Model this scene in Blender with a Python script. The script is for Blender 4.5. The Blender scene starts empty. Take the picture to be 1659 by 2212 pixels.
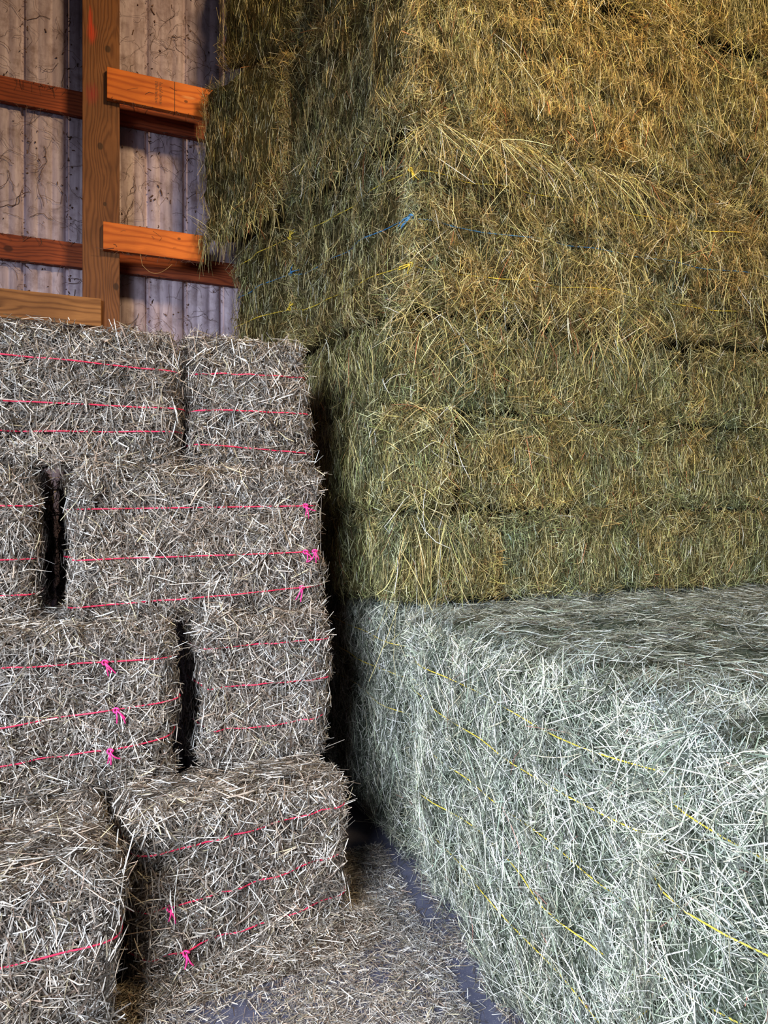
import bpy, math
import numpy as np
from mathutils import Vector

# ------------------------------------------------------------------ camera, world, lights
sc = bpy.context.scene
COL = sc.collection
EYE = 1.62
FPX = 1534.0
cam_d = bpy.data.cameras.new('camera')
cam_d.sensor_fit = 'VERTICAL'
cam_d.sensor_height = 36.0
cam_d.lens = FPX / 2212.0 * 36.0
cam = bpy.data.objects.new('camera', cam_d)
COL.objects.link(cam)
cam.location = (0, 0, EYE)
YAW = math.radians(22.3)          # the building's walls run along x and y; the camera looks askew
cam.rotation_euler = (math.radians(90), 0, -YAW)
CC, SS = math.cos(YAW), math.sin(YAW)
sc.camera = cam

sc.view_settings.view_transform = 'Standard'
sc.view_settings.look = 'None'
sc.view_settings.gamma = 1.0
sc.view_settings.exposure = 0.0
sc.view_settings.use_curve_mapping = False

world = bpy.data.worlds.new('barn_air')
sc.world = world
world.use_nodes = True
bgn = world.node_tree.nodes['Background']
bgn.inputs['Color'].default_value = (0.62, 0.55, 0.56, 1)
bgn.inputs['Strength'].default_value = 0.08


def area(name, loc, target, sx, sy, power, color, spread=180):
    l = bpy.data.lights.new(name, 'AREA')
    l.shape = 'RECTANGLE'
    l.size = sx
    l.size_y = sy
    l.energy = power
    l.color = color
    l.spread = math.radians(spread)
    o = bpy.data.objects.new(name, l)
    COL.objects.link(o)
    o.location = loc
    d = Vector(target) - Vector(loc)
    o.rotation_euler = d.to_track_quat('-Z', 'Y').to_euler()
    return o


# daylight through the open barn door behind the photographer, and the warm lamps under the roof
area('door_daylight', (-2.4, -1.4, 2.8), (1.25, 2.0, 0.35), 2.2, 1.8, 262, (0.84, 0.92, 1.0), 88)
area('roof_lamp', (2.0, 0.6, 6.0), (2.2, 3.3, 3.4), 0.9, 0.5, 165, (1.0, 0.70, 0.33), 140)

# ------------------------------------------------------------------ frame of the building: a runs along the wall, b into depth
TH, CA, SA = 0.0, 1.0, 0.0


def W(a, b, z=0.0):
    return np.array([a * CA - b * SA, a * SA + b * CA, z])


def tag(o, label=None, cat=None, group=None, kind=None):
    if label: o['label'] = label
    if cat: o['category'] = cat
    if group: o['group'] = group
    if kind: o['kind'] = kind
    return o


def empty(name, loc=(0, 0, 0), rz=0.0):
    o = bpy.data.objects.new(name, None)
    o.empty_display_size = 0.1
    COL.objects.link(o)
    o.location = loc
    o.rotation_euler = (0, 0, rz)
    return o


def link_mesh(name, me, mat, parent=None, loc=None, rz=0.0):
    o = bpy.data.objects.new(name, me)
    COL.objects.link(o)
    if mat is not None:
        me.materials.append(mat)
    if parent is not None:
        o.parent = parent
    if loc is not None:
        o.location = loc
        o.rotation_euler = (0, 0, rz)
    return o


def np_mesh(name, V, F, colors=None, smooth=False):
    """V (n,3), F (m,4) quads or list of arrays"""
    me = bpy.data.meshes.new(name)
    V = np.asarray(V, dtype=np.float32)
    F = np.asarray(F, dtype=np.int32)
    k = F.shape[1]
    me.vertices.add(len(V))
    me.vertices.foreach_set('co', V.ravel())
    me.loops.add(F.size)
    me.loops.foreach_set('vertex_index', F.ravel())
    me.polygons.add(len(F))
    me.polygons.foreach_set('loop_start', np.arange(0, F.size, k, dtype=np.int32))
    me.polygons.foreach_set('loop_total', np.full(len(F), k, dtype=np.int32))
    if smooth:
        me.polygons.foreach_set('use_smooth', np.ones(len(F), dtype=bool))
    if colors is not None:
        ca = me.color_attributes.new('Col', 'FLOAT_COLOR', 'POINT')
        c4 = np.ones((len(V), 4), dtype=np.float32)
        c4[:, :3] = colors
        ca.data.foreach_set('color', c4.ravel())
    me.update()
    me.validate()
    return me


# ------------------------------------------------------------------ materials
def nmat(name):
    m = bpy.data.materials.new(name)
    m.use_nodes = True
    nt = m.node_tree
    return m, nt, nt.nodes['Principled BSDF']


def N(nt, typ, **kw):
    n = nt.nodes.new(typ)
    for k, v in kw.items():
        setattr(n, k, v)
    return n


def math_node(nt, op, a, b=None, clamp=False):
    n = nt.nodes.new('ShaderNodeMath')
    n.operation = op
    n.use_clamp = clamp
    for i, v in enumerate((a, b)):
        if v is None: continue
        if isinstance(v, (int, float)):
            n.inputs[i].default_value = v
        else:
            nt.links.new(v, n.inputs[i])
    return n.outputs[0]


def ramp(nt, fac, stops):
    r = nt.nodes.new('ShaderNodeValToRGB')
    e = r.color_ramp.elements
    while len(e) < len(stops): e.new(0.5)
    for el, (p, c) in zip(e, stops):
        el.position = p
        el.color = (*c, 1)
    nt.links.new(fac, r.inputs[0])
    return r.outputs[0]


def mix(nt, fac, a, b, mode='MIX'):
    n = nt.nodes.new('ShaderNodeMix')
    n.data_type = 'RGBA'
    n.blend_type = mode
    for sock, v in ((n.inputs[0], fac), (n.inputs[6], a), (n.inputs[7], b)):
        if isinstance(v, (int, float)):
            sock.default_value = v
        elif isinstance(v, tuple):
            sock.default_value = (*v, 1)
        else:
            nt.links.new(v, sock)
    return n.outputs[2]


def strand_mat(name, rough=0.5, spec=0.35, trans=0.12):
    m, nt, b = nmat(name)
    at = N(nt, 'ShaderNodeAttribute', attribute_name='Col')
    tc = N(nt, 'ShaderNodeTexCoord')
    nz = N(nt, 'ShaderNodeTexNoise')
    nz.inputs['Scale'].default_value = 45
    nz.inputs['Detail'].default_value = 2
    nt.links.new(tc.outputs['Object'], nz.inputs['Vector'])
    v = ramp(nt, nz.outputs[0], [(0.3, (0.72, 0.72, 0.72)), (0.7, (1.15, 1.15, 1.15))])
    c = mix(nt, 1.0, at.outputs['Color'], v, 'MULTIPLY')
    nt.links.new(c, b.inputs['Base Color'])
    b.inputs['Roughness'].default_value = rough
    b.inputs['Specular IOR Level'].default_value = spec
    out = nt.nodes['Material Output']
    tr = N(nt, 'ShaderNodeBsdfTranslucent')
    nt.links.new(c, tr.inputs['Color'])
    mx = N(nt, 'ShaderNodeMixShader')
    mx.inputs[0].default_value = trans
    nt.links.new(b.outputs[0], mx.inputs[1])
    nt.links.new(tr.outputs[0], mx.inputs[2])
    nt.links.new(mx.outputs[0], out.inputs['Surface'])
    return m


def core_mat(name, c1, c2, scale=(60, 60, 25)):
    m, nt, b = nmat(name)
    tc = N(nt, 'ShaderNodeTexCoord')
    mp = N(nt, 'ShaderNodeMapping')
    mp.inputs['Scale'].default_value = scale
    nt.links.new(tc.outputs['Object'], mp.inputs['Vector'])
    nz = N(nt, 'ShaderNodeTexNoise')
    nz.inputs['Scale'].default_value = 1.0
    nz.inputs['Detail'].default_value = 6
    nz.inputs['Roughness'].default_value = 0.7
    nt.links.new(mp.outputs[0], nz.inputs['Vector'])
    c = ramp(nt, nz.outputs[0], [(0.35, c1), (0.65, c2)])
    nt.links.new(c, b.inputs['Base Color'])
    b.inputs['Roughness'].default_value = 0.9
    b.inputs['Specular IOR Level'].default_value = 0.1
    bp = N(nt, 'ShaderNodeBump')
    bp.inputs['Strength'].default_value = 1.0
    bp.inputs['Distance'].default_value = 0.02
    nt.links.new(nz.outputs[0], bp.inputs['Height'])
    nt.links.new(bp.outputs[0], b.inputs['Normal'])
    return m


def plain_mat(name, col, rough=0.55, var=0.25, scale=80):
    m, nt, b = nmat(name)
    tc = N(nt, 'ShaderNodeTexCoord')
    nz = N(nt, 'ShaderNodeTexNoise')
    nz.inputs['Scale'].default_value = scale
    nt.links.new(tc.outputs['Object'], nz.inputs['Vector'])
    lo = tuple(x * (1 - var) for x in col)
    hi = tuple(min(1, x * (1 + var)) for x in col)
    nt.links.new(ramp(nt, nz.outputs[0], [(0.3, lo), (0.7, hi)]), b.inputs['Base Color'])
    b.inputs['Roughness'].default_value = rough
    return m


def wood_mat(name, dark, light, axis, knots=(), marks=(), cracks=(), grain=55.0, seed=0.0):
    """grain runs along axis ('x' or 'z'); knots (u,v,r) with u along the grain and v across, in object metres;
    marks (u,v,ru,rv,colour,hardness); cracks (u,) saw lines across the grain"""
    m, nt, b = nmat(name)
    tc = N(nt, 'ShaderNodeTexCoord')
    sp = N(nt, 'ShaderNodeSeparateXYZ')
    nt.links.new(tc.outputs['Object'], sp.inputs[0])
    U = sp.outputs['X'] if axis == 'x' else sp.outputs['Z']
    Vv = sp.outputs['Z'] if axis == 'x' else sp.outputs['X']
    D = sp.outputs['Y']
    # wavering of the grain
    cb = N(nt, 'ShaderNodeCombineXYZ')
    nt.links.new(math_node(nt, 'ADD', math_node(nt, 'MULTIPLY', U, 1.3), seed), cb.inputs[0])
    nt.links.new(math_node(nt, 'MULTIPLY', Vv, 7.0), cb.inputs[1])
    nt.links.new(math_node(nt, 'MULTIPLY', D, 7.0), cb.inputs[2])
    nz = N(nt, 'ShaderNodeTexNoise')
    nz.inputs['Scale'].default_value = 1.6
    nz.inputs['Detail'].default_value = 3
    nt.links.new(cb.outputs[0], nz.inputs['Vector'])
    lat = math_node(nt, 'ADD', Vv, math_node(nt, 'MULTIPLY', nz.outputs[0], 0.10))
    lat = math_node(nt, 'ADD', lat, math_node(nt, 'MULTIPLY', D, 0.6))
    kd = None
    for (ku, kv, kr) in knots:
        du = math_node(nt, 'MULTIPLY', math_node(nt, 'SUBTRACT', U, ku), 0.42)
        dv = math_node(nt, 'SUBTRACT', Vv, kv)
        d = math_node(nt, 'SQRT', math_node(nt, 'ADD', math_node(nt, 'MULTIPLY', du, du), math_node(nt, 'MULTIPLY', dv, dv)))
        f = math_node(nt, 'SUBTRACT', 1.0, math_node(nt, 'DIVIDE', d, kr * 2.6), clamp=True)
        # bend the grain round the knot
        lat = math_node(nt, 'ADD', lat, math_node(nt, 'MULTIPLY', f, kr * 1.6))
        # round knot itself
        du2 = math_node(nt, 'MULTIPLY', math_node(nt, 'SUBTRACT', U, ku), 0.75)
        d2 = math_node(nt, 'SQRT', math_node(nt, 'ADD', math_node(nt, 'MULTIPLY', du2, du2), math_node(nt, 'MULTIPLY', dv, dv)))
        k = math_node(nt, 'MULTIPLY', math_node(nt, 'SUBTRACT', 1.0, math_node(nt, 'DIVIDE', d2, kr * 0.62)), 3.0, clamp=True)
        kd = k if kd is None else math_node(nt, 'MAXIMUM', kd, k)
    ring = math_node(nt, 'SINE', math_node(nt, 'MULTIPLY', lat, grain * 6.283))
    ring = math_node(nt, 'MULTIPLY_ADD', ring, 0.5)
    nt.nodes[-1].inputs[2].default_value = 0.5
    fb = N(nt, 'ShaderNodeTexNoise')
    fb.inputs['Scale'].default_value = 1.0
    fb.inputs['Detail'].default_value = 4
    cb2 = N(nt, 'ShaderNodeCombineXYZ')
    nt.links.new(math_node(nt, 'MULTIPLY', U, 9.0), cb2.inputs[0])
    nt.links.new(math_node(nt, 'MULTIPLY', Vv, 240.0), cb2.inputs[1])
    nt.links.new(math_node(nt, 'MULTIPLY', D, 240.0), cb2.inputs[2])
    nt.links.new(cb2.outputs[0], fb.inputs['Vector'])
    g = math_node(nt, 'ADD', math_node(nt, 'MULTIPLY', math_node(nt, 'POWER', ring, 2.0), 0.45), math_node(nt, 'MULTIPLY', fb.outputs[0], 0.55))
    c = ramp(nt, g, [(0.18, light), (0.75, dark)])
    big = N(nt, 'ShaderNodeTexNoise')
    big.inputs['Scale'].default_value = 4.0
    big.inputs['Detail'].default_value = 5
    nt.links.new(tc.outputs['Object'], big.inputs['Vector'])
    c = mix(nt, 1.0, c, ramp(nt, big.outputs[0], [(0.3, (0.7, 0.66, 0.62)), (0.65, (1.05, 1.05, 1.05))]), 'MULTIPLY')
    if kd is not None:
        c = mix(nt, math_node(nt, 'MULTIPLY', kd, 0.85), c, tuple(x * 0.28 for x in dark))
    for (mu, mv, ru, rv, colr, hard, mx) in marks:
        du = math_node(nt, 'DIVIDE', math_node(nt, 'SUBTRACT', U, mu), ru)
        dv = math_node(nt, 'DIVIDE', math_node(nt, 'SUBTRACT', Vv, mv), rv)
        d = math_node(nt, 'SQRT', math_node(nt, 'ADD', math_node(nt, 'MULTIPLY', du, du), math_node(nt, 'MULTIPLY', dv, dv)))
        d = math_node(nt, 'ADD', d, math_node(nt, 'MULTIPLY', math_node(nt, 'SUBTRACT', fb.outputs[0], 0.5), 1.9))
        k = math_node(nt, 'MULTIPLY', math_node(nt, 'SUBTRACT', 1.0, d), hard, clamp=True)
        k = math_node(nt, 'MULTIPLY', k, mx)
        # front face only
        k = math_node(nt, 'MULTIPLY', k, math_node(nt, 'LESS_THAN', D, 0.002))
        c = mix(nt, k, c, colr)
    for cu in cracks:
        d = math_node(nt, 'ABSOLUTE', math_node(nt, 'SUBTRACT', U, cu))
        k = math_node(nt, 'LESS_THAN', d, 0.0022)
        c = mix(nt, math_node(nt, 'MULTIPLY', k, 0.85), c, (0.03, 0.012, 0.006))
    nt.links.new(c, b.inputs['Base Color'])
    b.inputs['Roughness'].default_value = 0.62
    b.inputs['Specular IOR Level'].default_value = 0.25
    bp = N(nt, 'ShaderNodeBump')
    bp.inputs['Strength'].default_value = 0.5
    bp.inputs['Distance'].default_value = 0.003
    bp.invert = True
    nt.links.new(g, bp.inputs['Height'])
    nt.links.new(bp.outputs[0], b.inputs['Normal'])
    return m


MAT = {}
MAT['straw'] = strand_mat('straw_strands', 0.5, 0.35)
MAT['hay'] = strand_mat('hay_strands', 0.5, 0.3)
MAT['straw_core'] = core_mat('packed_straw', (0.04, 0.028, 0.02), (0.14, 0.105, 0.08))  # bodies darker than their strands: shade of the gaps put into the colour
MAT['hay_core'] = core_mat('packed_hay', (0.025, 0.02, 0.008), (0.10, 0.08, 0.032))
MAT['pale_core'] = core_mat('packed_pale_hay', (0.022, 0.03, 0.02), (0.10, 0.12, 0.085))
MAT['red_twine'] = plain_mat('red_twine', (0.62, 0.02, 0.075), 0.45, 0.35, 60)
MAT['pink_tail'] = plain_mat('magenta_twine_end', (0.78, 0.035, 0.24), 0.45, 0.3, 60)
MAT['yellow_twine'] = plain_mat('yellow_twine', (0.68, 0.5, 0.05), 0.5, 0.3, 60)
MAT['blue_twine'] = plain_mat('blue_twine', (0.03, 0.16, 0.36), 0.5, 0.3, 60)


def wall_mat():
    m, nt, b = nmat('dusty_steel')
    tc = N(nt, 'ShaderNodeTexCoord')
    mp = N(nt, 'ShaderNodeMapping')
    mp.inputs['Scale'].default_value = (22, 22, 3.0)
    nt.links.new(tc.outputs['Object'], mp.inputs['Vector'])
    n1 = N(nt, 'ShaderNodeTexNoise')
    n1.inputs['Scale'].default_value = 1.0
    n1.inputs['Detail'].default_value = 6
    n1.inputs['Roughness'].default_value = 0.65
    nt.links.new(mp.outputs[0], n1.inputs['Vector'])
    c = ramp(nt, n1.outputs[0], [(0.28, (0.20, 0.15, 0.19)), (0.5, (0.38, 0.305, 0.38)), (0.72, (0.54, 0.455, 0.56))])
    n2 = N(nt, 'ShaderNodeTexNoise')
    n2.inputs['Scale'].default_value = 7.0
    n2.inputs['Detail'].default_value = 8
    n2.inputs['Roughness'].default_value = 0.75
    nt.links.new(tc.outputs['Object'], n2.inputs['Vector'])
    k = ramp(nt, n2.outputs[0], [(0.48, (0, 0, 0)), (0.66, (1, 1, 1))])
    c = mix(nt, math_node(nt, 'MULTIPLY', k, 0.62), c, (0.115, 0.062, 0.052))
    nt.links.new(c, b.inputs['Base Color'])
    b.inputs['Roughness'].default_value = 0.55
    b.inputs['Specular IOR Level'].default_value = 0.35
    return m


MAT['wall'] = wall_mat()


def floor_mat():
    m, nt, b = nmat('dark_blue_floor')
    tc = N(nt, 'ShaderNodeTexCoord')
    n1 = N(nt, 'ShaderNodeTexNoise')
    n1.inputs['Scale'].default_value = 9
    n1.inputs['Detail'].default_value = 8
    n1.inputs['Roughness'].default_value = 0.7
    nt.links.new(tc.outputs['Object'], n1.inputs['Vector'])
    c = ramp(nt, n1.outputs[0], [(0.3, (0.035, 0.037, 0.07)), (0.7, (0.085, 0.088, 0.14))])
    n2 = N(nt, 'ShaderNodeTexNoise')
    n2.inputs['Scale'].default_value = 260
    n2.inputs['Detail'].default_value = 2
    nt.links.new(tc.outputs['Object'], n2.inputs['Vector'])
    k = ramp(nt, n2.outputs[0], [(0.62, (0, 0, 0)), (0.7, (1, 1, 1))])
    c = mix(nt, math_node(nt, 'MULTIPLY', k, 0.5), c, (0.4, 0.38, 0.36))
    nt.links.new(c, b.inputs['Base Color'])
    b.inputs['Roughness'].default_value = 0.6
    return m


MAT['floor'] = floor_mat()

# ------------------------------------------------------------------ smooth lumpiness shared by bodies and strands
_r = np.random.default_rng(5)


def make_sines(n, lam_lo, lam_hi):
    lam = np.exp(_r.uniform(np.log(lam_lo), np.log(lam_hi), n))
    d = _r.normal(size=(n, 3))
    d /= np.linalg.norm(d, axis=1)[:, None]
    return d * (2 * np.pi / lam)[:, None], _r.uniform(0, 6.28, n), (lam / lam_hi) ** 0.7


_S1 = make_sines(16, 0.10, 0.50)
_S2 = make_sines(14, 0.20, 0.9)
_S3 = make_sines(22, 0.05, 0.13)


def lump(P, S=_S1):
    K, ph, am = S
    return (np.sin(P @ K.T + ph) * am).sum(1) / np.sqrt((am ** 2).sum() * 0.5) * 0.5


# ------------------------------------------------------------------ strands
def unit(v):
    return v / np.maximum(np.linalg.norm(v, axis=1)[:, None], 1e-9)


def strands(P, Nn, D, L, Wd, C, rng, K=3, prism=False, curl=0.18, sag=None):
    """P centre points, Nn outward normals, D directions, L lengths, Wd widths, C colours"""
    n = len(P)
    D = unit(D)
    B = unit(np.cross(D, Nn) + rng.normal(0, 0.35, (n, 3)))
    Nr = unit(np.cross(B, D))
    s = np.linspace(-0.5, 0.5, K)
    cu = rng.normal(0, curl, n)[:, None]
    cn = rng.normal(0, curl * 0.6, n)[:, None]
    s3 = rng.normal(0, curl * 0.5, n)[:, None]
    rings = []
    for i, si in enumerate(s):
        q = P + D * (si * L)[:, None] + B * (cu * (si * si - 0.08) * L[:, None]) * 2 + Nr * (cn * (si * si - 0.08) * L[:, None]) * 2 \
            + B * (s3 * (si ** 3) * 4 * L[:, None])
        if sag is not None:
            q = q + np.array([0, 0, -1.0]) * (sag * (si + 0.5) ** 2 * L)[:, None]
        w = Wd * (1.0 if abs(si) < 0.45 else 0.6)
        if not prism:
            rings.append(np.stack([q - B * (w / 2)[:, None], q + B * (w / 2)[:, None]], 1))
        else:
            rr = (w / 2)[:, None]
            rings.append(np.stack([q - B * rr, q + B * rr, q + Nr * rr * 1.5], 1))
    R = np.stack(rings, 1)  # n,K,m,3
    m = R.shape[2]
    V = R.reshape(-1, 3)
    base = (np.arange(n) * K * m)[:, None]
    fs = []
    for i in range(K - 1):
        o = i * m
        if not prism:
            fs.append(base + np.array([o, o + 1, o + m + 1, o + m])[None])
        else:
            for j in range(3):
                j2 = (j + 1) % 3
                fs.append(base + np.array([o + j, o + j2, o + m + j2, o + m + j])[None])
    F = np.concatenate(fs, 0)
    Cv = np.repeat(C, K * m, axis=0)
    return V, F, Cv


class Bunch:
    def __init__(self):
        self.V, self.F, self.C, self.n = [], [], [], 0

    def add(self, vfc):
        V, F, C = vfc
        self.V.append(V)
        self.F.append(F + self.n)
        self.C.append(C)
        self.n += len(V)

    def build(self, name, mat, parent=None):
        me = np_mesh(name, np.concatenate(self.V), np.concatenate(self.F), np.concatenate(self.C))
        return link_mesh(name, me, mat, parent)


PAL = {
    'straw': (np.array([(0.66, 0.59, 0.52), (0.47, 0.385, 0.31), (0.56, 0.51, 0.47), (0.28, 0.20, 0.155), (0.80, 0.76, 0.71), (0.36, 0.27, 0.21), (0.55, 0.47, 0.31)]),
              np.array([0.24, 0.2, 0.18, 0.12, 0.12, 0.09, 0.05])),
    'hay': (np.array([(0.60, 0.50, 0.25), (0.42, 0.38, 0.15), (0.76, 0.66, 0.40), (0.34, 0.31, 0.13), (0.56, 0.39, 0.17), (0.34, 0.36, 0.14), (0.46, 0.17, 0.09), (0.88, 0.80, 0.58)]),
            np.array([0.24, 0.2, 0.18, 0.1, 0.12, 0.1, 0.02, 0.04])),
    'pale': (np.array([(0.60, 0.61, 0.52), (0.44, 0.48, 0.38), (0.74, 0.74, 0.67), (0.30, 0.36, 0.29), (0.52, 0.48, 0.36), (0.36, 0.42, 0.30), (0.36, 0.16, 0.13), (0.84, 0.84, 0.80)]),  # grey-green hay: the cool light low down is put into the colour
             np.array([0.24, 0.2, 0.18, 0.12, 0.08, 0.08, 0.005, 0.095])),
}


PAL['straw'] = (PAL['straw'][0] * np.array([0.95, 0.98, 1.04]), PAL['straw'][1])
PAL['chaff'] = PAL['straw']
PAL['olive'] = (PAL['hay'][0] * np.array([0.93, 1.0, 0.98]), PAL['hay'][1])  # greener, darker hay: weaker light on the small courses put into the palette
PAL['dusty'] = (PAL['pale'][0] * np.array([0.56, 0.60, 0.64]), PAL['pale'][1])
TINT = {'olive': np.array([0.02, 0.0, -0.16]), 'chaff': np.array([0.0, 0.0, 0.0]), 'dusty': np.array([0.05, 0.0, 0.0]), 'straw': np.array([0.10, -0.04, -0.16]), 'hay': np.array([0.06, -0.02, -0.26]), 'pale': np.array([-0.10, 0.0, 0.0])}


def pick_cols(kind, n, rng):
    pal, w = PAL[kind]
    c = pal[rng.choice(len(pal), n, p=w / w.sum())]
    # old leaf and chaff is dark, the shiny stems are pale: a wide spread of tones
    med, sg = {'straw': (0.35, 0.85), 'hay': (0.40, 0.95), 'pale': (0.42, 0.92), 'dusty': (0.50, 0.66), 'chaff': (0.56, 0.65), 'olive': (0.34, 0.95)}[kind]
    f = np.exp(rng.normal(np.log(med), sg, n)).clip(0.10, 1.45)
    tint = 1 + np.outer(np.clip(0.8 - f, 0, 0.7), TINT[kind])
    return np.clip(c * f[:, None] * tint, 0.008, 0.92)


def in_view(P, left=260, right=900, top=200, bottom=700):
    X = P[:, 0] * CC - P[:, 1] * SS
    Y = P[:, 0] * SS + P[:, 1] * CC
    y = np.maximum(Y, 0.05)
    px = 829.5 + FPX * X / y
    py = 1106 - FPX * (P[:, 2] - EYE) / y
    return (Y > 0.25) & (px > -left) & (px < 1659 + right) & (py > -top) & (py < 2212 + bottom)


# ------------------------------------------------------------------ bales
class Hull:
    """a rounded, lumpy block given by four footprint corners (front-left, front-right, back-right, back-left) in a,b"""

    def __init__(self, foot, z0, z1, r=0.05, amp=0.012, seed=0, ftop=None, pinch=0.0, nstr=0):
        z0 = [z0] * 4 if np.isscalar(z0) else z0
        z1 = [z1] * 4 if np.isscalar(z1) else z1
        ftop = ftop or foot
        self.C0 = np.array([W(f[0], f[1], z) for f, z in zip(foot, z0)])
        self.C1 = np.array([W(f[0], f[1], z) for f, z in zip(ftop, z1)])
        fl, fr, br, bl = self.C0
        self.h = 0.5 * np.array([np.linalg.norm(fr - fl), np.linalg.norm(bl - fl), np.mean(np.array(z1) - np.array(z0))])
        self.r = min(r, self.h.min() * 0.8)
        self.amp = amp
        self.fine = 0.009 + 0.2 * amp
        self.off = np.random.default_rng(seed).uniform(-9, 9, 3)
        self.pinch, self.nstr = pinch, nstr

    def tri(self, p):
        x, y, z = [(p[:, i:i + 1] + 1) / 2 for i in range(3)]
        def bil(C):
            return (C[0] * (1 - x) + C[1] * x) * (1 - y) + (C[3] * (1 - x) + C[2] * x) * y
        return bil(self.C0) * (1 - z) + bil(self.C1) * z

    def at(self, p, lift=0.0):
        ph = p * self.h
        q = np.clip(ph, -(self.h - self.r), self.h - self.r)
        n = unit(ph - q)
        loc = q + self.r * n
        P = self.tri(loc / self.h)
        P2 = self.tri((loc + n * 0.01) / self.h)
        Nw = unit(P2 - P)
        d = lump(P + self.off) * self.amp + lump(P + self.off, _S2) * self.amp * 0.8
        d = d + lump(P + self.off, _S3) * self.fine
        if self.pinch and self.nstr:
            d = d - self.pinch * (0.5 + 0.5 * np.cos(np.pi * (p[:, 2] + 1) * self.nstr)) ** 3 * (np.abs(n[:, 2]) < 0.5)
        return P + Nw * (d + lift)[:, None] if not np.isscalar(lift) else P + Nw * (d + lift)[:, None], Nw

    def core(self, name, mat, parent, sink=0.032):
        Vs, Fs, n0 = [], [], 0
        for ax in range(3):
            for sg in (-1, 1):
                o1, o2 = [i for i in range(3) if i != ax]
                n1 = int(np.clip(self.h[o1] * 2 / 0.03, 6, 80))
                n2 = int(np.clip(self.h[o2] * 2 / 0.03, 6, 80))
                g1, g2 = np.meshgrid(np.linspace(-1, 1, n1 + 1), np.linspace(-1, 1, n2 + 1), indexing='ij')
                p = np.zeros((g1.size, 3))
                p[:, ax] = sg
                p[:, o1] = g1.ravel()
                p[:, o2] = g2.ravel()
                P, _ = self.at(p, np.full(len(p), -sink))
                idx = np.arange(g1.size).reshape(g1.shape)
                f = np.stack([idx[:-1, :-1], idx[1:, :-1], idx[1:, 1:], idx[:-1, 1:]], -1).reshape(-1, 4)
                flip = (sg > 0) != (ax != 1)
                if flip: f = f[:, ::-1]
                Vs.append(P)
                Fs.append(f + n0)
                n0 += len(P)
        me = np_mesh(name, np.concatenate(Vs), np.concatenate(Fs), smooth=True)
        return link_mesh(name, me, mat, parent)

    def sample(self, face, n, rng):
        ax, sg = {'F': (1, -1), 'B': (1, 1), 'L': (0, -1), 'R': (0, 1), 'T': (2, 1), 'D': (2, -1)}[face]
        p = rng.uniform(-1, 1, (n, 3))
        p[:, ax] = sg
        return p

    def face_area(self, face):
        h = self.h
        return 4 * {'F': h[0] * h[2], 'B': h[0] * h[2], 'L': h[1] * h[2], 'R': h[1] * h[2], 'T': h[0] * h[1], 'D': h[0] * h[1]}[face]


UPV = np.array([0, 0, 1.0])


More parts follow.
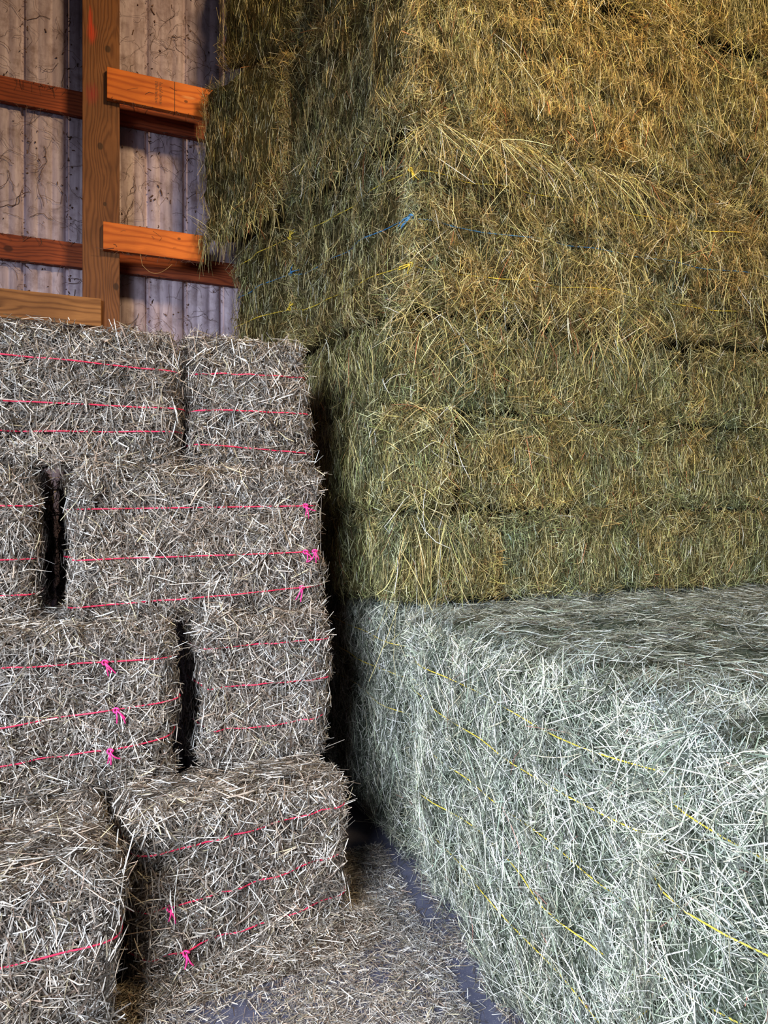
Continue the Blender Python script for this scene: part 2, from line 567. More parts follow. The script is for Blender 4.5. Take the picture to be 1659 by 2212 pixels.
def cover(bunch, H, face, kind, dens, rng, pal, stripe=0.0, wmul=1.0, lmul=1.0):
    n = int(H.face_area(face) * dens)
    p = H.sample(face, n, rng)
    fine = kind == 'hay'
    lift = 0.012 - 0.036 * rng.beta(1.1, 1.6, n) if fine else 0.012 - 0.040 * rng.beta(1.1, 1.5, n)
    P, Nw = H.at(p, lift)
    vis = (in_view(P, 70, 70, 70, 70) | (in_view(P) & (rng.random(n) < 0.4))) & ((np.array([0, 0, EYE]) - P) * Nw).sum(1).__gt__(-0.35)
    P, Nw, p = P[vis], Nw[vis], p[vis]
    n = len(P)
    if n == 0: return
    # in-plane frame
    if face in 'TD':
        e1 = np.tile(np.array([CA, SA, 0]), (n, 1))
    else:
        e1 = np.tile(UPV, (n, 1))
    e1 = unit(e1 - Nw * (e1 * Nw).sum(1)[:, None])
    e2 = np.cross(Nw, e1)
    ang = rng.normal(0, 0.85, n)
    uni = rng.random(n) < (0.5 if not fine else 0.8)
    ang = np.where(uni, rng.uniform(-1.57, 1.57, n), ang)
    if pal == 'pale':
        ang = rng.uniform(-1.57, 1.57, n)
    if face in 'TD':
        ang = np.where(rng.random(n) < 0.75, rng.uniform(-1.57, 1.57, n), rng.normal(0, 0.4, n))
    elif stripe > 0:
        band = np.exp(-((p[:, 2] + 0.1) / 0.62) ** 4)
        st = rng.random(n) < stripe * band
        ang = np.where(st, rng.normal(0, 0.27, n), ang)
    # locally combed: direction drifts with place
    ang = ang + 0.4 * lump(P * 2.2 + H.off)
    D = e1 * np.cos(ang)[:, None] + e2 * np.sin(ang)[:, None]
    edge = np.clip((np.abs(p).sum(1) - 1 - 0.9) / 0.8, 0, 1)
    tilt = np.abs(rng.normal(0, 0.16, n)) * rng.choice([-1, 1], n) + edge * rng.normal(0, 0.25, n)
    D = D + Nw * (tilt + (edge > 0.55) * rng.normal(0.15, 0.45, n))[:, None]
    C = pick_cols(pal, n, rng)
    # patches of greener, browner and paler hay in the bale
    g1 = lump(P * 1.3 + H.off * 1.7)
    g2 = lump(P * 3.1 - H.off)
    tv = [0.15, 0.0, -0.15] if pal in ('hay', 'olive') else [0.03, 0.0, -0.03]
    C = np.clip(C * (1 + (0.28 if pal in ('hay', 'olive') else 0.16) * g2)[:, None] * (1 + np.outer(g1, tv)), 0.008, 0.92)
    if fine:
        L = np.exp(rng.normal(np.log(0.046), 0.55, n)).clip(0.014, 0.18) * lmul
        Wd = rng.uniform(0.0016, 0.0033, n) * wmul
    else:
        L = np.exp(rng.normal(np.log(0.046), 0.45, n)).clip(0.015, 0.14) * lmul
        Wd = rng.uniform(0.0024, 0.0060, n) * wmul
    bright = C.sum(1) > np.quantile(C.sum(1), 0.8)
    st = rng.random(n) < np.where(bright, 0.26, 0.01)
    long = ~st & (L > (0.075 if fine else 0.07))
    short = ~st & ~long
    bunch.add(strands(P[short], Nw[short], D[short], L[short], Wd[short], C[short], rng, K=2, curl=0.0))
    bunch.add(strands(P[long], Nw[long], D[long], L[long], Wd[long], C[long], rng, K=3, curl=0.08))
    if st.any():
        bunch.add(strands(P[st] + Nw[st] * 0.006, Nw[st], D[st], L[st] * 1.5, Wd[st] * 0.85, np.clip(C[st] * 1.15, 0, 0.92), rng, K=3, prism=True, curl=0.10))


def tube(path, rad, sides=5, closed=False):
    path = np.asarray(path, float)
    n = len(path)
    if closed:
        T = np.roll(path, -1, 0) - np.roll(path, 1, 0)
    else:
        T = np.gradient(path, axis=0)
    T = unit(T)
    ref = np.where((np.abs(T[:, 2]) > 0.9)[:, None], np.array([1.0, 0, 0]), UPV)
    A = unit(np.cross(T, ref))
    Bb = np.cross(A, T)
    th = np.linspace(0, 2 * np.pi, sides, endpoint=False)
    ring = path[:, None, :] + rad * (A[:, None, :] * np.cos(th)[None, :, None] + Bb[:, None, :] * np.sin(th)[None, :, None])
    V = ring.reshape(-1, 3)
    F = []
    m = n if closed else n - 1
    for i in range(m):
        i2 = (i + 1) % n
        for j in range(sides):
            j2 = (j + 1) % sides
            F.append((i * sides + j, i * sides + j2, i2 * sides + j2, i2 * sides + j))
    return V, np.array(F)


def join_tubes(ts):
    V, F, n = [], [], 0
    for v, f in ts:
        V.append(v)
        F.append(f + n)
        n += len(v)
    return np.concatenate(V), np.concatenate(F)


def knot_mesh(pos, nrm, along, rng, size=1.0, tails=3):
    """a tied lump with frayed free ends lying on the face"""
    ts = []
    n = unit(nrm[None])[0]
    a = unit((along - n * along.dot(n))[None])[0]
    b = np.cross(n, a)
    t = np.linspace(0, 2 * np.pi, 14)
    loop = pos + n * 0.010 + np.outer(np.cos(t) * 0.010 * size, a) + np.outer(np.sin(t) * 0.008 * size, b) + np.outer(np.sin(2 * t) * 0.006 * size, n)
    ts.append(tube(loop, 0.0036 * size, 5))
    base_ang = rng.uniform(-2.4, -0.8)
    for k in range(tails):
        th = base_ang + rng.normal(0, 0.35)
        d = a * math.cos(th) + b * math.sin(th)
        side = np.cross(n, d)
        ln = rng.uniform(0.032, 0.06) * size
        s = np.linspace(0, 1, 6)[:, None]
        pth = pos + n * (0.012 + 0.012 * np.sin(s * 3.0)) + d * s * ln + side * (s ** 2) * rng.normal(0, 0.012)
        ts.append(tube(pth, 0.0027 * size, 4))
    return join_tubes(ts)


def twine(H, t_left, t_right, mat, parent, rng, rad=0.0028, lift=0.007, knot=None, knot_mat=None, ksize=1.0, knot_face='F', bury=0.004):
    """a string right round the bale; t = height fraction 0..1 at the left and right end"""
    pts = []
    nx, ny = 46, 20
    for x in np.linspace(-1, 1, nx): pts.append((x, -1))
    for y in np.linspace(-1, 1, ny)[1:]: pts.append((1, y))
    for x in np.linspace(1, -1, nx)[1:]: pts.append((x, 1))
    for y in np.linspace(1, -1, ny)[1:-1]: pts.append((-1, y))
    pts = np.array(pts)
    zz = (t_left + (t_right - t_left) * (pts[:, 0] + 1) / 2) * 2 - 1
    p = np.stack([pts[:, 0], pts[:, 1], zz], 1)
    lf = lift + bury * np.sin(np.arange(len(p)) * 0.55 + rng.uniform(0, 6)) * rng.uniform(0.5, 1.2)
    # string pulls straight: less of the lumps
    P, Nw = H.at(p, lf)
    Ps = P.copy()
    for _ in range(2):
        Ps = 0.5 * Ps + 0.25 * (np.roll(Ps, 1, 0) + np.roll(Ps, -1, 0))
    Ps = Ps + Nw * 0.0015
    V, F = tube(Ps, rad, 5, closed=True)
    o = link_mesh('twine', np_mesh('twine', V, F, smooth=True), MAT[mat], parent)
    for kx in ([] if knot is None else (knot if isinstance(knot, (list, tuple)) else [knot])):
        if knot_face == 'F':
            pk = np.array([[kx, -1, (t_left + (t_right - t_left) * (kx + 1) / 2) * 2 - 1]])
        else:
            pk = np.array([[-1, kx, t_left * 2 - 1]])
        Pk, Nk = H.at(pk, np.array([lift + 0.004]))
        al = np.array([CA, SA, 0]) if knot_face == 'F' else np.array([-SA, CA, 0])
        V, F = knot_mesh(Pk[0], Nk[0], al, rng, ksize)
        link_mesh('twine_knot', np_mesh('twine_knot', V, F, smooth=True), MAT[knot_mat or mat], o)
    return o


def bale(name, label, cat, group, foot, z0, z1, kind='straw', pal=None, faces='FT', dens=12000, r=0.05, amp=0.012,
         seed=0, stripe=0.0, ftop=None, tw=(), wmul=1.0, lmul=1.0, core=None, pinch=0.0, nstr=0, strand_name=None):
    rng = np.random.default_rng(1000 + seed)
    H = Hull(foot, z0, z1, r, amp, seed, ftop, pinch, nstr)
    c = H.C0.mean(0)
    root = empty(name, (0, 0, 0))
    tag(root, label, cat, group)
    pal = pal or kind
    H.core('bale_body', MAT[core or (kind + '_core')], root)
    bn = Bunch()
    for f in faces:
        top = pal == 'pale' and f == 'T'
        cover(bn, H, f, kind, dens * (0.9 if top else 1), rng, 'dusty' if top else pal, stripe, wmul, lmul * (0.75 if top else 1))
    if bn.n:
        o = bn.build(strand_name or ('straw_strands' if kind == 'straw' else 'hay_strands'), MAT[kind], root)
        tag(o, kind='stuff')
    for t in tw:
        twine(H, t[0], t[1], t[2], root, rng, **(t[3] if len(t) > 3 else {}))
    return root, H, rng


def drape(root, H, face, x0, x1, zt, n, rng, pal='hay', L=(0.12, 0.3), out=(0.01, 0.05), dirx=0.0, spreadx=0.5, name='loose_hay', sagr=(0.3, 1.1), w=(0.0018, 0.0034), jit=0.05):
    """long stems that hang over an edge: x0..x1 along the face, zt the height fraction they spring from"""
    u = rng.uniform(x0, x1, n)
    zz = (zt * 2 - 1) + rng.normal(0, jit, n)
    p = np.zeros((n, 3))
    if face == 'F':
        p[:, 0], p[:, 1] = u, -1
        al = np.array([CA, SA, 0])
    else:
        p[:, 0], p[:, 1] = -1, u
        al = np.array([SA, -CA, 0])
    p[:, 2] = np.clip(zz, -1, 1)
    P, Nw = H.at(p, rng.uniform(out[0], out[1], n))
    D = al[None] * rng.normal(dirx, spreadx, n)[:, None] - UPV[None] * rng.uniform(0.1, 1.0, n)[:, None] + Nw * rng.normal(0.05, 0.16, n)[:, None]
    Ln = rng.uniform(L[0], L[1], n)
    bn = Bunch()
    D = unit(D)
    bn.add(strands(P + D * (Ln * 0.4)[:, None], Nw, D, Ln, rng.uniform(w[0], w[1], n), np.clip(pick_cols(pal, n, rng) * 1.5, 0, 0.92), rng, K=5, prism=True, curl=0.16, sag=rng.uniform(sagr[0], sagr[1], n) * 0.4))
    o = bn.build(name, MAT['hay'], root)
    return tag(o, kind='stuff')


# ================================================================== the setting
def box_mesh(name, x0, x1, y0, y1, z0, z1, bev=0.004):
    import bmesh
    bm = bmesh.new()
    bmesh.ops.create_cube(bm, size=1.0)
    for v in bm.verts:
        v.co = Vector(((x0 + x1) / 2 + v.co.x * (x1 - x0), (y0 + y1) / 2 + v.co.y * (y1 - y0), (z0 + z1) / 2 + v.co.z * (z1 - z0)))
    bmesh.ops.bevel(bm, geom=bm.edges[:], offset=bev, segments=2, affect='EDGES', profile=0.6)
    me = bpy.data.meshes.new(name)
    bm.to_mesh(me)
    bm.free()
    return me


fl = link_mesh('floor', box_mesh('floor', -9, 9, -7, 9, -0.12, 0.0), MAT['floor'])
tag(fl, 'dark blue floor of the barn, strewn with straw', 'floor', kind='structure')

WB = 4.64
wall = empty('wall_back', tuple(W(0, WB)), TH)
tag(wall, 'ribbed steel sheet wall of the barn, dusty pinkish grey', 'wall', kind='structure')


def rib_profile(x):
    """depth towards the room (negative y) of the sheet at x metres; ribs every 0.229 m, two small ones between"""
    t = (x / 0.229) % 1.0
    d = 0.0
    c = abs(t - 0.5)
    w = c * 0.229
    if w < 0.0105: d = 0.026
    elif w < 0.0165: d = 0.026 * (0.0165 - w) / 0.006
    for m in (0.5 - 1 / 3, 0.5 + 1 / 3):
        w = abs(t - m) * 0.229
        if w < 0.004: d = max(d, 0.004)
        elif w < 0.009: d = max(d, 0.004 * (0.009 - w) / 0.005)
    return d


ribs_x = []
for k in range(4):
    base = k * 0.229
    for q in (0, 0.229 / 6 - 0.009, 0.229 / 6 - 0.004, 0.229 / 6 + 0.004, 0.229 / 6 + 0.009, 0.1145 - 0.0165, 0.1145 - 0.0105, 0.1145 + 0.0105, 0.1145 + 0.0165,
              0.229 * 5 / 6 - 0.009, 0.229 * 5 / 6 - 0.004, 0.229 * 5 / 6 + 0.004, 0.229 * 5 / 6 + 0.009):
        ribs_x.append(base + q)
ribs_x.append(4 * 0.229 + 0.02)
xs = np.array(ribs_x)
ys = np.array([rib_profile(x) for x in xs])   # away from the room: the inside shows the hollow of each rib
zz = np.array([-0.02, 6.6])
V = []
for z in zz:
    for x, y in zip(xs, ys): V.append((x, y, z))
nx = len(xs)
F = [(i, i + 1, nx + i + 1, nx + i) for i in range(nx - 1)]
pme = np_mesh('panel', V, F)
pme.materials.append(MAT['wall'])
SHIFT = -0.032
for k in range(-5, 7):
    o = bpy.data.objects.new('panel', pme)
    COL.objects.link(o)
    o.parent = wall
    o.location = (k * 4 * 0.229 + SHIFT, 0.003 * (k % 2), 0)
    s = o.modifiers.new('sheet', 'SOLIDIFY')
    s.thickness = 0.0015


def lumber(name, a0, a1, b0, b1, z0, z1, mat, label, cat='board', group=None, z_right=None):
    """a sawn timber; its object origin is the front lower left corner"""
    me = box_mesh(name, 0, a1 - a0, 0, b1 - b0, 0, z1 - z0, 0.004)
    o = link_mesh(name, me, mat)
    o.location = tuple(W(a0, b0, z0))
    o.rotation_euler = (0, 0, TH)
    return tag(o, label, cat, group)


GB0, GB1 = WB - 0.040, WB - 0.002
PF = GB0 - 0.19          # front of the post
wood_girt = wood_mat('stained_girt', (0.15, 0.025, 0.008), (0.30, 0.062, 0.02), 'x', knots=[(2.2, 0.08, 0.03)], grain=42, seed=3)
wood_girt2 = wood_mat('stained_girt_grainy', (0.15, 0.025, 0.008), (0.31, 0.066, 0.02), 'x', knots=[(2.55, 0.06, 0.035)], grain=46, seed=9)
lumber('wall_girt', -3.0, 4.0, GB0, GB1, 3.98, 4.125, wood_girt, 'reddish horizontal girt on the steel wall, upper of the two behind the post', 'girt', 'girts on the steel wall')
lumber('wall_girt', -3.0, 4.0, GB0, GB1, 3.075, 3.22, wood_girt2, 'reddish horizontal girt on the steel wall, lower of the two behind the post', 'girt', 'girts on the steel wall')
wood_post = wood_mat('post_timber', (0.11, 0.036, 0.011), (0.20, 0.075, 0.025), 'z',
                     knots=[(4.30, 0.135, 0.03), (3.73, 0.095, 0.03), (3.40, 0.12, 0.018), (2.93, 0.18, 0.03)],
                     marks=[(4.37, 0.05, 0.07, 0.028, (0.55, 0.03, 0.006), 1.6, 0.6), (4.44, 0.042, 0.10, 0.014, (0.55, 0.03, 0.006), 1.6, 0.6), (4.02, 0.05, 0.075, 0.04, (0.34, 0.01, 0.02), 0.9, 0.6)], grain=48, seed=1)
A_P = -0.055
lumber('timber_post', A_P, A_P + 0.20, PF, GB0 - 0.001, 0.0, 6.4, wood_post, 'tall brown timber post with knots and two red paint marks', 'post')
wood_o1 = wood_mat('orange_board', (0.40, 0.08, 0.008), (0.64, 0.165, 0.02), 'x', knots=[(0.44, 0.075, 0.016)],
                   marks=[(0.455, 0.10, 0.05, 0.012, (0.72, 0.30, 0.10), 2, 0.6)], cracks=(0.375,), grain=26, seed=5)
wood_o2 = wood_mat('orange_board_plain', (0.40, 0.08, 0.008), (0.62, 0.155, 0.02), 'x', knots=[(0.42, 0.12, 0.014)], grain=24, seed=12)
BF = PF - 0.040
board_top = lumber('cross_board', 0.075, 0.68, BF, PF - 0.002, 3.995, 4.175, wood_o1, 'bright orange board nailed across the post at the top, its sawn end against the hay', 'board', 'boards nailed to the post')
board_low = lumber('cross_board', 0.055, 0.62, BF, PF - 0.002, 3.125, 3.285, wood_o2, 'bright orange board nailed across the post below the topmost one, running into the hay', 'board', 'boards nailed to the post')
wood_low = wood_mat('brown_board', (0.17, 0.065, 0.018), (0.35, 0.155, 0.05), 'x', knots=[(2.42, 0.06, 0.02), (2.32, 0.12, 0.014)], grain=28, seed=20)
lumber('cross_board', -2.9, 0.045, BF, PF - 0.002, 2.68, 2.84, wood_low, 'brown knotty board ending on the post just above the straw stack', 'board', 'boards nailed to the post')

# cobwebs and dust threads clinging to the sheets
rng = np.random.default_rng(77)
webs = []
for k in range(850):
    a = rng.uniform(-1.3, 1.0)
    z = rng.uniform(2.5, 5.0)
    n = rng.integers(5, 12)
    th = rng.choice([rng.normal(-1.1, 0.5), rng.normal(1.57, 0.35), rng.uniform(-3, 3)])
    p = np.array([a, -rng.uniform(0.002, 0.012), z])
    pts = [p.copy()]
    step = rng.uniform(0.008, 0.028)
    for i in range(n):
        th += rng.normal(0, 0.5)
        p = p + np.array([math.cos(th) * step, rng.normal(0, 0.002), math.sin(th) * step])
        p[1] = min(p[1], -0.002)
        pts.append(p.copy())
    webs.append(tube(pts, rng.choice([0.0007, 0.001, 0.0016], p=[0.5, 0.35, 0.15]), 3))
for k in range(900):   # little clots of dust, most of them in the hollows of the ribs
    a = rng.uniform(-1.3, 1.0)
    if rng.random() < 0.6: a = (math.floor(a / 0.229) + 0.5) * 0.229 + SHIFT + rng.normal(0.012, 0.010)
    z = rng.uniform(2.5, 5.0)
    p = np.array([a, -0.003, z])
    q = p + rng.normal(0, 0.008, 3) * np.array([1, 0.2, 1.6])
    webs.append(tube([p, (p + q) / 2 + rng.normal(0, 0.002, 3), q], rng.uniform(0.0015, 0.004), 4))
for zb, b_ in ((4.12, GB0), (3.98, GB0), (3.22, GB0), (3.075, GB0)):   # fringes on the timbers
    for k in range(80):
        a = rng.uniform(-1.3, 0.7)
        if A_P - 0.04 < a < A_P + 0.24: continue
        p = np.array([a, b_ - WB - 0.004, zb])
        ln = abs(rng.normal(0, 0.03)) + 0.006
        q = p + np.array([rng.normal(0, 0.025), -0.004, -ln * rng.choice([1, 1, 0.3])])
        webs.append(tube([p, (p + q) / 2 + rng.normal(0, 0.004, 3) * np.array([1, 0.2, 1]), q], rng.uniform(0.0006, 0.0016), 3))
V, F = join_tubes(webs)
MAT['web'] = plain_mat('dusty_web', (0.12, 0.06, 0.045), 0.9, 0.4, 20)
cw = link_mesh('cobwebs', np_mesh('cobwebs', V, F), MAT['web'], wall)
for brd, ln0 in ((board_top, 0.58), (board_low, 0.5)):
    webs = []
    for k in range(45):
        p = np.array([rng.uniform(0.03, ln0), rng.choice([-0.002, 0.02]), rng.choice([0.0, 0.0, 0.0, rng.uniform(0, 0.15)])])
        q = p + np.array([rng.normal(0, 0.03), rng.normal(-0.002, 0.002), -abs(rng.normal(0, 0.016)) - 0.003])
        webs.append(tube([p, (p + q) / 2 + rng.normal(0, 0.004, 3) * np.array([1, 0.2, 1]), q], rng.uniform(0.0006, 0.0014), 3))
    Vb, Fb = join_tubes(webs)
    tag(link_mesh('cobwebs', np_mesh('cobwebs', Vb, Fb), MAT['web'], brd), kind='stuff')
t_ = np.linspace(0, 1, 12)
pth = np.stack([0.20 + 0.13 * t_ + 0.05 * t_ ** 3, np.full(12, -0.004), -0.05 - 0.055 * np.sin(t_ * 2.6) - 0.01 * t_ + 0.05 * t_ ** 4], 1)
pth[0, 2] = -0.002
Vc, Fc = tube(pth, 0.0011, 4)
hs = link_mesh('caught_straw', np_mesh('caught_straw', Vc, Fc, smooth=True), plain_mat('dry_stalk', (0.42, 0.26, 0.10), 0.6, 0.2, 40), board_low)
hs['label'] = 'curled dry stalk hanging'
# the mill's grade stamp, a column of short dark strokes across the top board
Vs, Fs = [], []
for r_ in range(15):
    z = 0.028 + r_ * 0.0088
    for c_ in range(2):
        x0 = 0.262 + c_ * 0.024 + rng.uniform(0, 0.004)
        w_ = rng.uniform(0.008, 0.020)
        h_ = rng.uniform(0.0026, 0.0044)
        k0 = len(Vs)
        Vs += [(x0, -0.0006, z), (x0 + w_, -0.0006, z), (x0 + w_, -0.0006, z + h_), (x0, -0.0006, z + h_)]
        Fs.append((k0, k0 + 1, k0 + 2, k0 + 3))
so = link_mesh('grade_stamp', np_mesh('grade_stamp', Vs, Fs), plain_mat('stamp_ink', (0.14, 0.035, 0.008), 0.7, 0.4, 90), board_top)
so['label'] = 'dark ink stamp'
tag(cw, kind='stuff')

# ================================================================== straw bales (left stack)
SG = 'straw bales stacked at the left'


def rect(a0, a1, b0, b1, rot=0.0, about=None):
    pts = [(a0, b0), (a1, b0), (a1, b1), (a0, b1)]
    if rot:
        ca, sa = math.cos(rot), math.sin(rot)
        ox, oy = about or (a1, b0)
        pts = [(ox + (x - ox) * ca - (y - oy) * sa, oy + (x - ox) * sa + (y - oy) * ca) for x, y in pts]
    return pts


def red(tl, tr, knots=None, **kw):
    d = dict(rad=0.0030, lift=0.007, bury=0.006)
    if knots is not None:
        d.update(knot=knots, knot_mat='pink_tail')
    d.update(kw)
    return (tl, tr, 'red_twine', d)


SD = 18800
# top row
bale('straw_bale', 'long straw bale at the left end of the top row under the brown board', 'bale', SG, rect(-0.80, 0.325, 3.05, 3.48, 0.0), 1.775, 2.365,
     faces='FTR', dens=SD, seed=1, r=0.065, amp=0.02, pinch=0.008, nstr=4,
     tw=[red(0.79, 0.72, None), red(0.46, 0.46), red(0.24, 0.30)])
bale('straw_bale', 'straw bale set end-on at the right of the top row', 'bale', SG, rect(0.385, 0.895, 3.04, 4.10, 0.0), 1.775, [2.36, 2.38, 2.40, 2.38],
     faces='FTRL', dens=SD, seed=2, r=0.065, amp=0.02, pinch=0.008, nstr=4,
     tw=[red(0.72, 0.73), red(0.46, 0.46), red(0.22, 0.17)])
# second row
bale('straw_bale', 'straw bale set end-on at the left edge of the second row, beside a dark gap', 'bale', SG, rect(-0.75, -0.205, 3.07, 4.1), 1.175, 1.80,
     faces='FTR', dens=SD, seed=3, r=0.06, tw=[red(0.75, 0.75), red(0.42, 0.42, lift=0.006), red(0.2, 0.2)])
bale('straw_bale', 'long straw bale in the second row with three knotted red twines at its right end', 'bale', SG, rect(-0.085, 0.93, 2.97, 3.42), 1.17, [1.80, 1.82, 1.82, 1.80],
     faces='FTRL', dens=SD, seed=4, r=0.065, amp=0.02, pinch=0.010, nstr=4,
     tw=[red(0.73, 0.735, 0.84), red(0.42, 0.43, [0.83, 0.90]), red(0.13, 0.20, 0.80)])
bale('straw_bale', 'shadowed straw bale seen only through the dark gap of the second row', 'bale', SG, rect(-0.17, 0.93, 3.46, 4.05), 1.175, 1.79,
     faces='F', dens=SD * 0.4, seed=14, r=0.06)
# third row
bale('straw_bale', 'long straw bale in the third row with three magenta twine knots', 'bale', SG, rect(-0.80, 0.285, 2.86, 3.32, 0.04), 0.565, 1.20,
     faces='FTR', dens=SD, seed=5, r=0.065, amp=0.02, pinch=0.010, nstr=4,
     tw=[red(0.80, 0.78, 0.55), red(0.40, 0.53, 0.62), red(0.20, 0.30, 0.58)])
bale('straw_bale', 'straw bale set end-on at the right of the third row', 'bale', SG, rect(0.40, 0.925, 2.88, 4.0), 0.565, 1.20,
     faces='FTRL', dens=SD, seed=6, r=0.065, amp=0.022, pinch=0.010, nstr=4,
     tw=[red(0.80, 0.82, lift=0.001), red(0.54, 0.56, lift=0.004), red(0.27, 0.30, lift=0.002)])
# bottom row
bale('straw_bale', 'long straw bale on the floor at the right of the bottom row, sagging red twines', 'bale', SG,
     [(0.13, 2.46), (0.92, 2.56), (0.88, 3.02), (0.06, 2.92)], 0.0, 0.60,
     faces='FTRL', dens=SD, seed=7, r=0.065, amp=0.02, pinch=0.008, nstr=4,
     tw=[red(0.80, 0.84, lift=0.004), red(0.48, 0.52, -0.72, lift=0.003), red(0.22, 0.26, -0.6, lift=0.003)])
bale('straw_bale', 'straw bale on the floor behind the nearest one, mostly only its top showing', 'bale', SG, rect(-1.1, 0.035, 2.64, 3.05), 0.0, 0.60,
     faces='FTR', dens=SD, seed=8, r=0.06)
bale('straw_bale', 'nearest straw bale, shaggy, cut off by the lower left corner', 'bale', SG, rect(-1.12, 0.075, 2.20, 2.66, 0.06, (0.075, 2.20)), 0.0, 0.60,
     faces='FTR', dens=SD * 0.95, seed=9, r=0.075, amp=0.022, wmul=1.0,
     tw=[red(0.62, 0.62)])

# ================================================================== green hay stack (right)
HG = 'green hay bales stacked at the right'
BG = 'big pale hay bales of the lowest course'
HD = 18800


def yel(tl, **kw):
    d = dict(rad=0.0019, lift=0.0, bury=0.010)
    d.update(kw)
    return (tl, tl, 'yellow_twine', d)


def blu(tl, **kw):
    d = dict(rad=0.0026, lift=0.003, bury=0.007)
    d.update(kw)
    return (tl, tl, 'blue_twine', d)


# lowest course: big bales lying towards the camera
tws = [yel(0.84, lift=0.004), yel(0.71, lift=0.004), yel(0.57), yel(0.42), yel(0.27)]
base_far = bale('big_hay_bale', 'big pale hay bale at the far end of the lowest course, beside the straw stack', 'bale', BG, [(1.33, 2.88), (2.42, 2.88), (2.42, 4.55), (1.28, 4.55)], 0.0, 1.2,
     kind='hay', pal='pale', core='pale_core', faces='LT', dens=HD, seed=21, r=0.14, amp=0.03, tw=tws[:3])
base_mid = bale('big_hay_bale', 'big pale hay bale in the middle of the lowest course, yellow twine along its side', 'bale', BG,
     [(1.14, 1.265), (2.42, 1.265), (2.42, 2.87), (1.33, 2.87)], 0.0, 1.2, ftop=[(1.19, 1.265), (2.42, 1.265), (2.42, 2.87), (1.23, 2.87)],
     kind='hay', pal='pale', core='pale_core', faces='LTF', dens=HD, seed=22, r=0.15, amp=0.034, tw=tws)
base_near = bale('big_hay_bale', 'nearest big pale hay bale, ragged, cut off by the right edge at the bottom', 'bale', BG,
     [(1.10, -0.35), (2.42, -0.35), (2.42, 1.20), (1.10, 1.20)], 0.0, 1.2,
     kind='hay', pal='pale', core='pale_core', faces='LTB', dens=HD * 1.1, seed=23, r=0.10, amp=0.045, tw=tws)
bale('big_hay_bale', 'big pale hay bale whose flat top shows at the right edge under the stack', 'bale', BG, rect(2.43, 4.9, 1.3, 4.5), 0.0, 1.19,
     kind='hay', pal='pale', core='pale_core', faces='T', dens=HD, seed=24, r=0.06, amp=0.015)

# three courses of smaller bales
rows = [(1.20, 1.63), (1.63, 2.10), (2.10, 2.54)]
cols = [
    [('corner', [(1.27, 2.96), (1.83, 2.97), (1.80, 4.12), (1.16, 4.12)]), ('mid', rect(1.84, 2.98, 2.98, 3.56)), ('right', rect(2.975, 4.9, 2.975, 3.56))],
    [('corner', [(1.22, 2.88), (1.54, 2.88), (1.70, 4.12), (1.16, 4.12)]), ('mid', rect(1.605, 2.72, 2.985, 3.56)), ('right', rect(2.715, 4.86, 2.985, 3.56))],
    [('corner', [(1.30, 2.97), (1.88, 2.98), (1.80, 4.12), (1.12, 4.12)]), ('mid', rect(1.89, 3.05, 2.99, 3.56)), ('right', rect(3.045, 4.92, 2.99, 3.56))],
]
wordr = ['first', 'second', 'third']
wordc = {'corner': 'corner hay bale of the %s course above the pale big bales', 'mid': 'middle hay bale of the %s course above the pale big bales', 'right': 'hay bale at the right edge in the %s course above the pale big bales'}
small = {}
for i, ((z0, z1), cs) in enumerate(zip(rows, cols)):
    for j, (c, ft) in enumerate(cs):
        small[(i, c)] = bale('hay_bale', wordc[c] % wordr[i], 'bale', HG, ft, z0, z1 - 0.004, kind='hay', pal='olive', faces='FL' if c == 'corner' else 'F', dens=HD,
                             seed=40 + i * 5 + j, r=0.03, amp=0.024, stripe=0.6)
# bale behind the corner, towards the wall
bale('hay_bale', 'hay bale low in the dark corner between the straw stack and the wall', 'bale', HG, [(1.1, 4.13), (2.2, 4.13), (2.2, 4.56), (0.95, 4.56)], 1.2, 2.54, kind='hay', faces='FL', dens=HD * 0.6, seed=60, r=0.06, amp=0.018)

UG = 'big hay bales of the upper courses'
A1 = bale('big_hay_bale', 'big hay bale with blue and yellow twine round its corner, below the long drooping stems', 'bale', UG,
          [(1.32, 2.95), (3.72, 2.97), (3.72, 3.92), (1.05, 3.92)], 2.54, [3.37, 3.36, 3.34, 3.34], kind='hay', faces='FL', dens=HD, seed=70, r=0.08, amp=0.044, stripe=0.15,
          tw=[(0.26, 0.27, 'yellow_twine', dict(rad=0.0022, lift=-0.003, bury=0.011, knot=-0.985, ksize=1.1)),
              (0.52, 0.52, 'blue_twine', dict(rad=0.0024, lift=-0.001, bury=0.011, knot=-0.985, ksize=1.3)),
              (0.78, 0.78, 'yellow_twine', dict(rad=0.0022, lift=-0.004, bury=0.009, knot=-0.985, ksize=1.0))])
bale('big_hay_bale', 'big hay bale at the right edge beside the one with blue and yellow twine', 'bale', UG, rect(3.73, 4.6, 2.98, 3.9), 2.54, 3.36, kind='hay', faces='F', dens=HD, seed=71, r=0.08, amp=0.02)
